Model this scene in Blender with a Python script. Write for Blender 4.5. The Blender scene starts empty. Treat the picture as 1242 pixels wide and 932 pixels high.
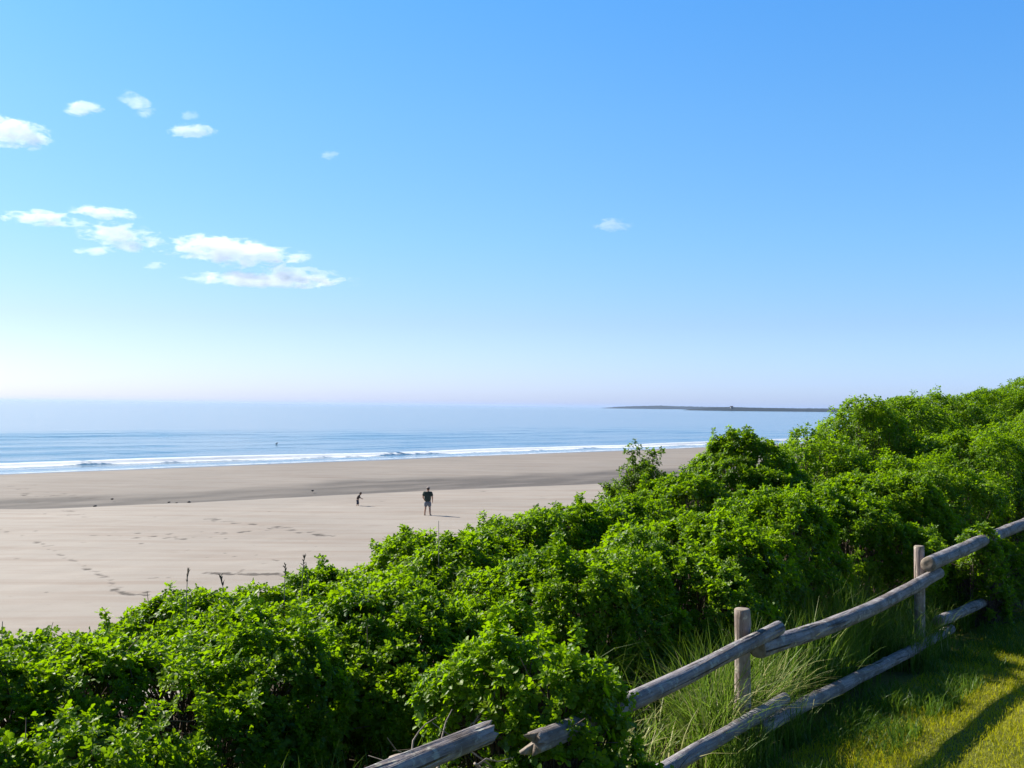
import bpy, bmesh, math, random
import numpy as np
from mathutils import Vector, Matrix

random.seed(7)
RNG = np.random.default_rng(11)
scene = bpy.context.scene
COL = scene.collection

# ------------------------------------------------------------------ camera
CAM = Vector((0.0, 0.0, 7.0))
FPX, W0, H0 = 1256.0, 1242.0, 932.0
PITCH = math.atan(26.7 / FPX)
ROLL = math.asin(0.0108)
_f = Vector((0, math.cos(PITCH), math.sin(PITCH)))
_u0 = Vector((0, -math.sin(PITCH), math.cos(PITCH)))
_r = Vector((1, 0, 0)) * math.cos(ROLL) + _u0 * math.sin(ROLL)
_u = _r.cross(_f)
cd = bpy.data.cameras.new('camera')
cam = bpy.data.objects.new('camera', cd)
COL.objects.link(cam)
cd.sensor_width = 36.0
cd.lens = 36.0 * FPX / W0
cd.clip_start = 0.1
cd.clip_end = 90000
M = Matrix.Identity(4)
for i in range(3):
    M[i][0], M[i][1], M[i][2], M[i][3] = _r[i], _u[i], -_f[i], CAM[i]
cam.matrix_world = M
scene.camera = cam

def ray(px, py):
    return _f + _r * ((px - W0 / 2) / FPX) - _u * ((py - H0 / 2) / FPX)
def on_plane(px, py, z):
    d = ray(px, py)
    return CAM + d * ((z - CAM.z) / d.z)
def at_depth(px, py, dist):
    d = ray(px, py)
    return CAM + d * (dist / d.y)

# ------------------------------------------------------------------ light
SUN_AZ = math.radians(-60)      # left of the view axis (+Y)
SUN_EL = math.radians(37)
world = bpy.data.worlds.new('World')
scene.world = world
world.use_nodes = True
wn, wl = world.node_tree.nodes, world.node_tree.links
wn.clear()
wout = wn.new('ShaderNodeOutputWorld')
bg = wn.new('ShaderNodeBackground')
sky = wn.new('ShaderNodeTexSky')
sky.sky_type = 'NISHITA'
sky.sun_disc = False
sky.sun_elevation = SUN_EL
sky.sun_rotation = SUN_AZ
sky.altitude = 0
sky.air_density = 1.0
sky.dust_density = 0.6
sky.ozone_density = 3.0
# clear sea air: whiter and less yellow near the horizon, deeper blue above
def _wmath(op, a, b=None):
    n = wn.new('ShaderNodeMath'); n.operation = op
    for i, v in enumerate((a, b)):
        if v is None: continue
        if isinstance(v, bpy.types.NodeSocket): wl.new(v, n.inputs[i])
        else: n.inputs[i].default_value = v
    return n.outputs[0]
def _wramp(fac, stops):
    n = wn.new('ShaderNodeValToRGB'); wl.new(fac, n.inputs[0])
    while len(n.color_ramp.elements) < len(stops): n.color_ramp.elements.new(.5)
    for e, (p, c) in zip(n.color_ramp.elements, stops):
        e.position = p; e.color = (*[x / 1.6 for x in c], 1)
    return n.outputs[0]
def _wvec(op, a, b):
    n = wn.new('ShaderNodeVectorMath'); n.operation = op
    for i, v in enumerate((a, b)):
        if isinstance(v, bpy.types.NodeSocket): wl.new(v, n.inputs[i])
        else: n.inputs[i].default_value = v
    return n.outputs[0]
wtc = wn.new('ShaderNodeTexCoord')
wsep = wn.new('ShaderNodeSeparateXYZ'); wl.new(wtc.outputs['Generated'], wsep.inputs[0])
elev = _wmath('MULTIPLY', wsep.outputs[2], 2.0)
hor = _wmath('SQRT', _wmath('ADD', _wmath('MULTIPLY', wsep.outputs[0], wsep.outputs[0]), _wmath('MULTIPLY', wsep.outputs[1], wsep.outputs[1])))
azf = _wmath('ADD', _wmath('MULTIPLY', _wmath('DIVIDE', wsep.outputs[0], _wmath('MAXIMUM', hor, .001)), .5), .5)
er = _wramp(elev, [(0.0, (.64, .77, 1.34)), (.03, (.635, .76, 1.26)), (.157, (.57, .665, .92)), (.31, (.52, .73, .88)), (.53, (.475, .79, .98)), (.75, (.40, .825, 1.10)), (1.0, (.37, .83, 1.15))])
ar = _wramp(azf, [(.15, (.86, .80, .76)), (.28, (.94, .90, .84)), (.5, (1, 1, 1)), (.715, (.99, 1.07, 1.14))])
# the sky overhead and away from the sun is a darker, deeper blue
back = _wmath('MULTIPLY', _wmath('MINIMUM', _wmath('MAXIMUM', _wmath('MULTIPLY', wsep.outputs[1], -1.5), 0.0), 1.0), .45)
zen = _wmath('MULTIPLY', _wmath('MINIMUM', _wmath('MAXIMUM', _wmath('MULTIPLY', _wmath('SUBTRACT', wsep.outputs[2], .45), 3.0), 0.0), 1.0), .45)
dk = _wmath('MULTIPLY', _wmath('SUBTRACT', 1.0, back), _wmath('SUBTRACT', 1.0, zen))
dkv = wn.new('ShaderNodeCombineXYZ')
for _i in range(3): wl.new(dk, dkv.inputs[_i])
skyc = _wvec('MULTIPLY', _wvec('MULTIPLY', sky.outputs[0], er), _wvec('MULTIPLY', ar, (1.94, 1.94, 1.94)))
skyc = _wvec('MULTIPLY', skyc, dkv.outputs[0])
wl.new(skyc, bg.inputs[0])
wl.new(bg.outputs[0], wout.inputs[0])
bg.inputs[1].default_value = 0.13

ld = bpy.data.lights.new('sun', 'SUN')
ld.energy = 4.9
ld.angle = math.radians(0.5)
ld.color = (1.0, 0.94, 0.82)
sun = bpy.data.objects.new('sun', ld)
COL.objects.link(sun)
to_sun = Vector((math.sin(SUN_AZ) * math.cos(SUN_EL), math.cos(SUN_AZ) * math.cos(SUN_EL), math.sin(SUN_EL)))
sun.rotation_euler = to_sun.to_track_quat('Z', 'Y').to_euler()
sun.location = (-30, 20, 40)

vs = scene.view_settings
vs.view_transform = 'Standard'
vs.look = 'None'
vs.exposure = 0.95
vs.gamma = 1
vs.use_curve_mapping = False
cy = scene.cycles
cy.use_denoising = True
cy.max_bounces = 12
cy.volume_bounces = 10
cy.transparent_max_bounces = 12
cy.sample_clamp_indirect = 8.0

# ------------------------------------------------------------------ helpers
def tag(o, label=None, cat=None, group=None, kind=None):
    if label: o['label'] = label
    if cat: o['category'] = cat
    if group: o['group'] = group
    if kind: o['kind'] = kind
    return o

def empty(name, loc, rz=0.0):
    o = bpy.data.objects.new(name, None)
    o.location = loc
    o.rotation_euler = (0, 0, rz)
    o.empty_display_size = 0.2
    COL.objects.link(o)
    return o

def link(name, me, mat, parent=None, smooth=True):
    o = bpy.data.objects.new(name, me)
    if mat: me.materials.append(mat)
    COL.objects.link(o)
    if parent: o.parent = parent
    if smooth and len(me.polygons):
        me.polygons.foreach_set('use_smooth', np.ones(len(me.polygons), dtype=bool))
    return o

def np_mesh(name, V, F, attrs=None, uv=None):
    """V (n,3), F (m,k) all polygons with k corners."""
    V = np.asarray(V, dtype=np.float32)
    F = np.asarray(F, dtype=np.int32)
    me = bpy.data.meshes.new(name)
    me.vertices.add(len(V))
    me.vertices.foreach_set('co', V.ravel())
    m, k = F.shape
    me.loops.add(m * k)
    me.loops.foreach_set('vertex_index', F.ravel())
    me.polygons.add(m)
    me.polygons.foreach_set('loop_start', np.arange(0, m * k, k, dtype=np.int32))
    for nm, val in (attrs or {}).items():
        a = me.attributes.new(nm, 'FLOAT', 'POINT')
        a.data.foreach_set('value', np.asarray(val, dtype=np.float32))
    if uv is not None:
        l = me.uv_layers.new(name='UVMap')
        l.data.foreach_set('uv', np.asarray(uv, dtype=np.float32)[F.ravel()].ravel())
    me.update(calc_edges=True)
    return me

def grid_mesh(name, P, attrs=None):
    """P (nu,nv,3) -> quad sheet"""
    nu, nv = P.shape[:2]
    idx = np.arange(nu * nv).reshape(nu, nv)
    F = np.stack([idx[:-1, :-1], idx[1:, :-1], idx[1:, 1:], idx[:-1, 1:]], -1).reshape(-1, 4)
    return np_mesh(name, P.reshape(-1, 3), F, attrs)

def _hash(ix, iy, iz, seed):
    h = (ix.astype(np.int64) * 374761393 + iy.astype(np.int64) * 668265263 + iz.astype(np.int64) * 2147483647 + seed * 974711) & 0xFFFFFFFF
    h = ((h ^ (h >> 13)) * 1274126177) & 0xFFFFFFFF
    return ((h ^ (h >> 16)) & 0xFFFF) / 65535.0
def vnoise(P, scale, seed=0):
    P = np.asarray(P, dtype=np.float64) * scale
    if P.shape[-1] == 2:
        P = np.concatenate([P, np.zeros(P.shape[:-1] + (1,))], -1)
    i = np.floor(P)
    f = P - i
    f = f * f * (3 - 2 * f)
    x, y, z = i[..., 0], i[..., 1], i[..., 2]
    fx, fy, fz = f[..., 0], f[..., 1], f[..., 2]
    r = 0
    for dx in (0, 1):
        for dy in (0, 1):
            for dz in (0, 1):
                w = (fx if dx else 1 - fx) * (fy if dy else 1 - fy) * (fz if dz else 1 - fz)
                r = r + w * _hash(x + dx, y + dy, z + dz, seed)
    return r
def sstep(a, b, x):
    t = np.clip((x - a) / (b - a), 0, 1)
    return t * t * (3 - 2 * t)

class NT:
    """small node helper"""
    def __init__(s, name):
        s.m = bpy.data.materials.new(name)
        s.m.use_nodes = True
        s.n, s.l = s.m.node_tree.nodes, s.m.node_tree.links
        s.n.clear()
        s.out = s.n.new('ShaderNodeOutputMaterial')
    def node(s, t, **kw):
        n = s.n.new(t)
        for k, v in kw.items(): setattr(n, k, v)
        return n
    def set(s, n, **kw):
        for k, v in kw.items():
            sock = n.inputs[k.replace('_', ' ')]
            if isinstance(v, bpy.types.NodeSocket): s.l.new(v, sock)
            else: sock.default_value = v
        return n
    def coord(s, which='Object'):
        return s.node('ShaderNodeTexCoord').outputs[which]
    def pos(s):
        return s.node('ShaderNodeNewGeometry').outputs['Position']
    def mapping(s, vec, scale=(1, 1, 1), rot=(0, 0, 0), loc=(0, 0, 0)):
        n = s.node('ShaderNodeMapping')
        s.l.new(vec, n.inputs['Vector'])
        n.inputs['Scale'].default_value = scale
        n.inputs['Rotation'].default_value = rot
        n.inputs['Location'].default_value = loc
        return n.outputs[0]
    def noise(s, vec, scale, detail=4, rough=.55, dist=0, out='Fac'):
        n = s.node('ShaderNodeTexNoise')
        s.l.new(vec, n.inputs['Vector'])
        n.inputs['Scale'].default_value = scale
        n.inputs['Detail'].default_value = detail
        n.inputs['Roughness'].default_value = rough
        n.inputs['Distortion'].default_value = dist
        return n.outputs[out]
    def ramp(s, fac, stops, interp='LINEAR'):
        n = s.node('ShaderNodeValToRGB')
        s.l.new(fac, n.inputs[0])
        cr = n.color_ramp
        cr.interpolation = interp
        while len(cr.elements) < len(stops): cr.elements.new(.5)
        for e, (p, c) in zip(cr.elements, stops):
            e.position = p
            e.color = (c, c, c, 1) if isinstance(c, (int, float)) else (*c, 1)
        return n.outputs[0]
    def attr(s, nm):
        return s.node('ShaderNodeAttribute', attribute_name=nm).outputs['Fac']
    def math(s, op, a, b=None, clamp=False):
        n = s.node('ShaderNodeMath', operation=op, use_clamp=clamp)
        for i, v in enumerate((a, b)):
            if v is None: continue
            if isinstance(v, bpy.types.NodeSocket): s.l.new(v, n.inputs[i])
            else: n.inputs[i].default_value = v
        return n.outputs[0]
    def mix(s, fac, a, b, mode='MIX'):
        n = s.node('ShaderNodeMix', data_type='RGBA', blend_type=mode)
        for sock, v in ((n.inputs[0], fac), (n.inputs[6], a), (n.inputs[7], b)):
            if isinstance(v, bpy.types.NodeSocket): s.l.new(v, sock)
            elif isinstance(v, (int, float)): sock.default_value = v
            else: sock.default_value = (*v, 1)
        return n.outputs[2]
    def bump(s, h, strength=.5, dist=.02):
        n = s.node('ShaderNodeBump')
        s.l.new(h, n.inputs['Height'])
        n.inputs['Strength'].default_value = strength
        n.inputs['Distance'].default_value = dist
        return n.outputs[0]
    def principled(s, color, rough=.6, normal=None, spec=.5, **kw):
        n = s.node('ShaderNodeBsdfPrincipled')
        for k, v in (('Base Color', color), ('Roughness', rough), ('Normal', normal), ('Specular IOR Level', spec)):
            if v is None: continue
            if isinstance(v, bpy.types.NodeSocket): s.l.new(v, n.inputs[k])
            elif k == 'Base Color': n.inputs[k].default_value = (*v, 1)
            else: n.inputs[k].default_value = v
        for k, v in kw.items(): n.inputs[k].default_value = v
        return n.outputs[0]
    def mixsh(s, fac, a, b):
        n = s.node('ShaderNodeMixShader')
        if isinstance(fac, bpy.types.NodeSocket): s.l.new(fac, n.inputs[0])
        else: n.inputs[0].default_value = fac
        s.l.new(a, n.inputs[1]); s.l.new(b, n.inputs[2])
        return n.outputs[0]
    def done(s, sh, vol=None):
        if sh: s.l.new(sh, s.out.inputs['Surface'])
        if vol: s.l.new(vol, s.out.inputs['Volume'])
        return s.m

# ------------------------------------------------------------------ frames of reference
P1 = np.array([1.21, 5.4])                     # first fence post
UV_ = np.array([0.59, 0.807]); UV_ /= np.linalg.norm(UV_)
NV_ = np.array([-UV_[1], UV_[0]])               # seaward normal of the fence line
def fxy(s, d):
    s = np.asarray(s, dtype=float); d = np.asarray(d, dtype=float)
    return P1[0] + s * UV_[0] + d * NV_[0], P1[1] + s * UV_[1] + d * NV_[1]
def to_sd(x, y):
    return (x - P1[0]) * UV_[0] + (y - P1[1]) * UV_[1], (x - P1[0]) * NV_[0] + (y - P1[1]) * NV_[1]
SV = np.array([0.69, 0.724]); SV /= np.linalg.norm(SV)   # along the shore
MV = np.array([-SV[1], SV[0]])                            # out to sea
def sxy(a, m):
    return a * SV[0] + m * MV[0], a * SV[1] + m * MV[1]
def to_am(x, y):
    return x * SV[0] + y * SV[1], x * MV[0] + y * MV[1]

def beach_z(m):
    return np.interp(m, [-50, 10, 40, 66, 80, 103.5, 130, 400, 30000], [1.2, .75, .4, .25, .22, 0.0, -1.0, -6, -10])
def lawn_z(s):
    return 5.2 - 0.035 * np.clip(s, -8, 8)
def ground_z(x, y):
    s, d = to_sd(x, y)
    t = sstep(2.6, 12.5, d)
    return lawn_z(s) * (1 - t) + (-0.6) * t + 0.10 * (vnoise(np.stack([x, y], -1), .35, 3) - .5) * sstep(.3, 1.5, d)

# ------------------------------------------------------------------ materials
def mat_sand():
    t = NT('beach_sand')
    p = t.pos()
    big = t.noise(p, .06, 5, .6)
    mid = t.noise(t.mapping(p, (1, 1, 1), (0, 0, -math.radians(46))), .45, 5, .6)
    strk = t.noise(t.mapping(p, (.10, .9, 1), (0, 0, -math.radians(46))), .8, 5, .65)
    fine = t.noise(p, 14, 3, .6)
    c = t.ramp(big, [(.3, (.258, .223, .191)), (.7, (.340, .295, .254))])
    c = t.mix(t.ramp(strk, [(.45, 0.0), (.70, .7)]), c, (.225, .165, .125))
    c = t.mix(t.ramp(mid, [(.60, 0.0), (.78, .4)]), c, (.20, .15, .115))
    c = t.mix(t.ramp(fine, [(.35, .12), (.65, 0.0)]), c, (.2, .16, .13))
    damp = t.attr('damp')
    dn = t.math('MULTIPLY', damp, t.ramp(t.noise(p, 1.1, 5, .7), [(.2, .85), (.6, 1.0)]))
    c = t.mix(dn, c, (.074, .061, .052))
    st = t.math('MULTIPLY', t.attr('stain'), t.ramp(t.noise(p, 2.6, 4, .7), [(.25, .3), (.7, 1.6)]))
    c = t.mix(t.ramp(st, [(.22, 0.0), (.55, 1.0)]), c, (.075, .057, .043))
    h = t.math('ADD', t.math('MULTIPLY', mid, .6), t.math('MULTIPLY', fine, .25))
    rough = t.mix(t.attr('wash'), (.85, .85, .85), (.12, .12, .12))
    c = t.mix(t.attr('wash'), c, (.15, .115, .095))
    return t.done(t.principled(c, rough, t.bump(h, .5, .06), .35))

def mat_soil():
    t = NT('lawn_and_dune_soil')
    p = t.pos()
    a = t.noise(p, 1.7, 5, .65)
    b = t.noise(p, 22, 4, .7)
    lawn = t.ramp(a, [(.3, (.10, .125, .010)), (.55, (.18, .185, .010)), (.75, (.25, .17, .03))])
    lawn = t.mix(t.ramp(b, [(.4, .5), (.65, 0.0)]), lawn, (.05, .045, .02))
    litter = t.ramp(b, [(.3, (.03, .022, .014)), (.7, (.10, .075, .05))])
    c = t.mix(t.attr('litter'), lawn, litter)
    return t.done(t.principled(c, .9, t.bump(b, .8, .03), .2))

def mat_sea():
    t = NT('sea_water')
    p = t.pos()
    rot = (0, 0, -math.radians(46))
    w1 = t.noise(t.mapping(p, (.35, 1, 1), rot), .55, 3, .55)
    w2 = t.noise(t.mapping(p, (.5, 1, 1), rot), 2.6, 3, .6)
    w3 = t.noise(t.mapping(p, (.12, 1, 1), rot), .085, 4, .6)
    h = t.math('ADD', t.math('MULTIPLY', w1, .30), t.math('MULTIPLY', w2, .055))
    h = t.math('ADD', h, t.math('MULTIPLY', w3, 1.0))
    nrm = t.bump(h, .38, 1.0)
    depth = t.attr('shallow_sheen')
    base = t.mix(depth, (.012, .085, .16), (.20, .25, .31))  # pale lavender inshore stands in for sky reflected by thin water
    water = t.principled(base, .10, nrm, .5, IOR=1.33)
    fa = t.attr('foam')
    fn = t.noise(t.mapping(p, (.45, 1, 1), rot), 1.1, 6, .7)
    f = t.math('SUBTRACT', t.math('ADD', fa, fn), .98)
    f = t.math('MULTIPLY', f, 6.0, True)
    foam = t.principled((.82, .84, .86), .8, t.bump(fn, .6, .2), .2)
    return t.done(t.mixsh(f, water, foam))

def mat_leaf(name, dark, mid, lite, trans, tf=.32, rough=.36):
    t = NT(name)
    ti = t.attr('tint')
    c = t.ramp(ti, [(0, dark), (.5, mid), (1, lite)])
    ve = t.noise(t.coord('Object'), 60, 2)
    c = t.mix(t.ramp(ve, [(.35, .25), (.6, 0.0)]), c, dark)
    pr = t.principled(c, rough, None, .27)
    tr = t.node('ShaderNodeBsdfTranslucent')
    tc = t.mix(ti, trans, tuple(min(1, x * 1.3) for x in trans))
    t.l.new(tc, tr.inputs[0])
    return t.done(t.mixsh(tf, pr, tr.outputs[0]))

def mat_twig(name, a, b):
    t = NT(name)
    n = t.noise(t.mapping(t.coord('Object'), (1, 1, .25)), 35, 4, .6)
    return t.done(t.principled(t.ramp(n, [(.3, a), (.7, b)]), .85, t.bump(n, .5, .004), .2))

def mat_wood(name='weathered_wood', tint=(1, 1, 1)):
    t = NT(name)
    uv = t.node('ShaderNodeUVMap').outputs[0]
    ob = t.coord('Object')
    grain = t.noise(t.mapping(uv, (3, 55, 1)), 1.0, 5, .65, .3)
    crack = t.noise(t.mapping(uv, (1.3, 26, 1), loc=(3, 1, 0)), 1.0, 3, .6, .8)
    blot = t.noise(ob, 5.5, 4, .65)
    lich = t.noise(ob, 17, 4, .7)
    m = lambda c: tuple(x * k for x, k in zip(c, tint))
    c = t.ramp(grain, [(.25, m((.12, .104, .108))), (.5, m((.245, .222, .232))), (.75, m((.40, .37, .38)))])
    c = t.mix(t.ramp(blot, [(.45, 0.0), (.62, .7)]), c, m((.12, .095, .08)))
    c = t.mix(t.ramp(lich, [(.56, 0.0), (.64, .75)]), c, m((.40, .41, .37)))
    fl = t.noise(t.mapping(uv, (6, 30, 1), loc=(9, 4, 0)), 2.0, 4, .7)
    c = t.mix(t.ramp(fl, [(.55, 0.0), (.68, .7)]), c, m((.07, .055, .05)))
    c = t.mix(t.ramp(crack, [(.30, .85), (.38, 0.0)]), c, (.035, .03, .028))
    hh = t.math('ADD', grain, t.math('MULTIPLY', t.ramp(crack, [(.30, 0.0), (.40, 1.0)]), 1.2))
    return t.done(t.principled(c, .8, t.bump(hh, .9, .010), .25))

def mat_sawn():
    t = NT('sawn_wood_end')
    uv = t.node('ShaderNodeUVMap').outputs[0]
    wv = t.node('ShaderNodeTexWave', wave_type='RINGS')
    n = t.noise(t.coord('Object'), 30, 4)
    c = t.ramp(n, [(.3, (.17, .13, .10)), (.7, (.36, .30, .25))])
    return t.done(t.principled(c, .85, t.bump(n, .5, .004), .2))

def mat_plain(name, col, rough=.8, scale=20, var=.25):
    t = NT(name)
    n = t.noise(t.coord('Object'), scale, 4, .6)
    c = t.ramp(n, [(.3, tuple(x * (1 - var) for x in col)), (.7, tuple(min(1, x * (1 + var)) for x in col))])
    return t.done(t.principled(c, rough, None, .3))

SAND, SOIL, SEA = mat_sand(), mat_soil(), mat_sea()
LEAF = mat_leaf('rose_leaf', (.022, .068, .002), (.082, .168, .003), (.175, .245, .004), (.26, .44, .002), .45, .46)
LEAF2 = mat_leaf('shrub_leaf', (.025, .065, .004), (.075, .14, .006), (.14, .19, .008), (.18, .32, .005), .38, .45)
GRASSM = mat_leaf('grass_blade', (.03, .08, .005), (.09, .175, .007), (.48, .43, .19), (.16, .27, .02), .35, .5)
LAWNM = mat_leaf('lawn_blade', (.13, .15, .005), (.28, .29, .006), (.42, .34, .02), (.50, .50, .006), .48, .5)
TWIG = mat_twig('rose_stem', (.07, .05, .038), (.20, .155, .125))
DEAD = mat_twig('dead_twig', (.16, .13, .11), (.36, .31, .27))
WOOD = mat_wood()
POSTWOOD = mat_wood('weathered_post_wood', (1.55, 1.38, 1.22))
SAWN = mat_sawn()

# ------------------------------------------------------------------ ground, beach, sea
def make_beach():
    a = np.concatenate([[-25000, -9000, -2500, -900, -400, -200, -120, -80], np.arange(-55, 95, .3),
                        [96, 98, 101, 105, 110, 118, 128, 140, 160, 190, 240, 320, 500, 900, 2500, 9000, 25000]])
    m = np.concatenate([[-25000, -8000, -1500, -300, -80, -20, 0, 8, 14, 18], np.arange(20, 108, .3), [112, 120, 140, 180, 260, 500, 2000, 9000, 25000]])
    A, Mm = np.meshgrid(a, m, indexing='ij')
    X, Y = sxy(A, Mm)
    Z = beach_z(Mm)
    P2 = np.stack([A, Mm], -1)
    near = (np.abs(A) < 400) & (Mm > -20) & (Mm < 110)
    Z = Z + near * (0.05 * (vnoise(P2, .12, 1) - .5) + .03 * (vnoise(P2 * [1, 2.0], .6, 2) - .5)) * sstep(106, 95, Mm)
    # damp band: the old tide line, traced by where it lies on the sand
    lo = [(-60, 622), (0, 617), (150, 613), (300, 606), (400, 600.5), (500, 596), (620, 591), (740, 587), (900, 580)]
    hi = [(-60, 606), (0, 601), (150, 598), (300, 590), (400, 583), (500, 578.5), (620, 574), (740, 569), (900, 563)]
    L = np.array([to_am(*on_plane(x, y, .25)[:2]) for x, y in lo])
    Hh = np.array([to_am(*on_plane(x, y, .2)[:2]) for x, y in hi])
    mlo = np.interp(A, L[:, 0], L[:, 1]) + 1.6 * (vnoise(P2, .18, 5) - .5)
    mhi = np.interp(A, Hh[:, 0], Hh[:, 1]) + 3 * (vnoise(P2, .1, 6) - .5)
    damp = sstep(-.5, 1.8, Mm - mlo) * (1 - sstep(-4, 4, Mm - mhi)) * near
    damp = np.clip(damp * (.65 + .5 * vnoise(P2 * [.35, 1], .8, 9)), 0, 1) * .95
    damp = np.maximum(damp, .28 * sstep(0, 3, Mm - mlo) * near)
    Z = Z - .22 * sstep(-1, 3, Mm - mlo) * (1 - sstep(-6, 8, Mm - mhi)) * near
    wash = sstep(100.6, 103.4, Mm + 1.6 * (vnoise(P2 * [.6, 1], .12, 12) - .5)) * near
    stain = np.zeros_like(A)
    rr = np.random.default_rng(5)
    def spot(px, py, la, lm, k):
        q = on_plane(px, py, .3)
        qa, qm = to_am(q.x, q.y)
        d2 = ((A - qa) / la) ** 2 + ((Mm - qm) / lm) ** 2
        np.maximum(stain, k * np.exp(-d2 * 1.2), out=stain)
    def trail(pts, n, la, lm, k, jit):
        pts = np.array(pts, dtype=float)
        for t in np.linspace(0, len(pts) - 1, n):
            i = min(int(t), len(pts) - 2); f = t - i
            q = pts[i] * (1 - f) + pts[i + 1] * f + rr.normal(0, jit, 2) * [1.6, .45]
            spot(q[0], q[1], la * rr.uniform(.6, 1.4), lm * rr.uniform(.6, 1.4), k * rr.uniform(.4, 1.0))
    trail([(-10, 640), (30, 652), (58, 664), (90, 683), (118, 699), (135, 709), (139, 720), (152, 727), (176, 727)], 150, .15, .2, .72, 1.4)
    trail([(250, 630), (330, 640), (400, 652)], 34, .35, .22, .95, 2.5)
    trail([(110, 650), (200, 648), (270, 648)], 14, .25, .2, .7, 2.5)
    trail([(140, 655), (230, 654), (330, 642)], 24, .25, .2, .8, 2.5)
    trail([(250, 699), (330, 702), (370, 705)], 40, .22, .25, 1.0, 2)
    trail([(0, 583), (30, 595), (45, 604), (100, 628)], 24, .5, .5, .55, 3)
    trail([(60, 597), (110, 600)], 8, .9, .5, .6, 3)
    trail([(180, 605), (235, 608)], 12, .4, .4, .5, 3)
    for _ in range(620):
        spot(rr.uniform(-30, 620), rr.uniform(612, 745), rr.uniform(.10, .25), rr.uniform(.10, .24), rr.uniform(.1, .55))
    for _ in range(60):
        spot(rr.uniform(-30, 700), rr.uniform(575, 610), rr.uniform(.3, .9), rr.uniform(.3, .5), rr.uniform(.1, .4))
    stain = stain * (.5 + .9 * vnoise(P2, 1.6, 21))
    Z = Z - .035 * stain
    P = np.stack([X, Y, Z], -1)
    me = grid_mesh('beach', P, {'damp': damp.ravel(), 'stain': np.clip(stain, 0, 1).ravel(), 'wash': wash.ravel()})
    tag(link('beach', me, SAND), 'pale tan sand beach with a damp grey band and tracks', 'beach', kind='structure')
make_beach()

def make_lawn():
    s = np.concatenate([[-400, -100, -40, -20], np.arange(-14, 30, .25), [31, 33, 36, 40, 50, 70, 120, 400]])
    d = np.concatenate([[-400, -100, -30, -12], np.arange(-6, 16.1, .25)])
    S, D = np.meshgrid(s, d, indexing='ij')
    X, Y = fxy(S, D)
    Z = ground_z(X, Y)
    P2 = np.stack([X, Y], -1)
    Z = Z + .03 * (vnoise(P2, 2.2, 8) - .5)
    lit = sstep(-.15, .45, D + .5 * (vnoise(P2, 1.2, 4) - .5))
    me = grid_mesh('lawn', np.stack([X, Y, Z], -1), {'litter': lit.ravel()})
    tag(link('lawn', me, SOIL), 'short yellow green lawn on top of the dune bank', 'lawn', kind='structure')
make_lawn()

def make_sea():
    a = np.concatenate([[-30000, -16000, -7000, -2500, -1000, -500, -300, -200], np.arange(-150, 320, 1.25),
                        [323, 330, 345, 370, 400, 450, 550, 700, 1000, 2000, 5000, 15000, 30000]])
    m = np.concatenate([np.arange(100.5, 135, .3), np.arange(135, 260, .8), [262, 266, 272, 280, 292, 310, 340, 380, 450, 600, 900, 1500, 3000, 7000, 16000, 30000]])
    A, Mm = np.meshgrid(a, m, indexing='ij')
    P2 = np.stack([A, Mm], -1)
    near = sstep(500, 200, np.abs(A)) * sstep(262, 200, Mm)
    edge = 1.3 * (vnoise(P2[..., :1].repeat(2, -1), .045, 31) - .5) + .8 * (vnoise(P2[..., :1].repeat(2, -1), .2, 32) - .5)
    Z = np.zeros_like(A)
    # swell lines out to sea
    ph = Mm + 14 * (vnoise(P2 * [1, .6], .018, 33) - .5)
    amp = .05 + .22 * vnoise(P2 * [1, 1.4], .02, 34) ** 2
    Z += near * amp * np.sin(ph * 2 * math.pi / 17) * sstep(114, 128, Mm)
    Z += near * .10 * (vnoise(P2 * [.25, 1], .35, 35) - .5) * sstep(106, 120, Mm)
    # breaker
    mb = 112.5 + 3 * (vnoise(P2[..., :1].repeat(2, -1), .02, 36) - .5) + 1.2 * (vnoise(P2[..., :1].repeat(2, -1), .09, 37) - .5)
    hb = .34 + .26 * vnoise(P2[..., :1].repeat(2, -1), .03, 38)
    x = Mm - mb
    ridge = np.where(x < 0, np.exp(-(x / .75) ** 2), np.exp(-(x / 2.6) ** 2))
    Z += near * hb * ridge
    brk = sstep(.25, .60, .6 * vnoise(P2[..., :1].repeat(2, -1), .03, 39) + .4 * vnoise(P2[..., :1].repeat(2, -1), .14, 44))
    foam = (sstep(-2.6 * (.35 + .65 * brk), -.4, x) * sstep(.7 , .0, x)) * (.35 + .75 * brk)
    foam = foam * (.62 + .6 * vnoise(P2 * [.4, 1], .7, 40))
    foam = np.maximum(foam, .5 * sstep(-7.5, -3, x) * sstep(0, -3, x) * brk * vnoise(P2 * [.5, 1], .5, 41))
    # second low line of foam and the lip of the wash on the sand
    m2 = 108 + 2.0 * (vnoise(P2[..., :1].repeat(2, -1), .03, 42) - .5)
    foam = np.maximum(foam, .55 * np.exp(-((Mm - m2) / .4) ** 2) * vnoise(P2 * [.3, 1], .2, 43) ** 2 * 1.5)
    Z += near * .05 * np.exp(-((Mm - m2) / .8) ** 2)
    le = 103.5 + edge
    foam = np.maximum(foam, .72 * np.exp(-((Mm - le - .4) / .45) ** 2))
    foam *= near
    Z = Z + .012
    shallow_sheen = sstep(113, 104, Mm)
    # the edge of the sheet slides under the sand
    Z = Z - .9 * sstep(le, le - 2.5, Mm) * near - .35 * sstep(103, 100.5, Mm)
    X, Y = sxy(A, Mm)
    me = grid_mesh('sea', np.stack([X, Y, Z], -1), {'foam': foam.ravel(), 'shallow_sheen': shallow_sheen.ravel()})
    tag(link('sea', me, SEA), 'calm blue sea with one low white breaker', 'sea', kind='structure')
make_sea()

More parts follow.
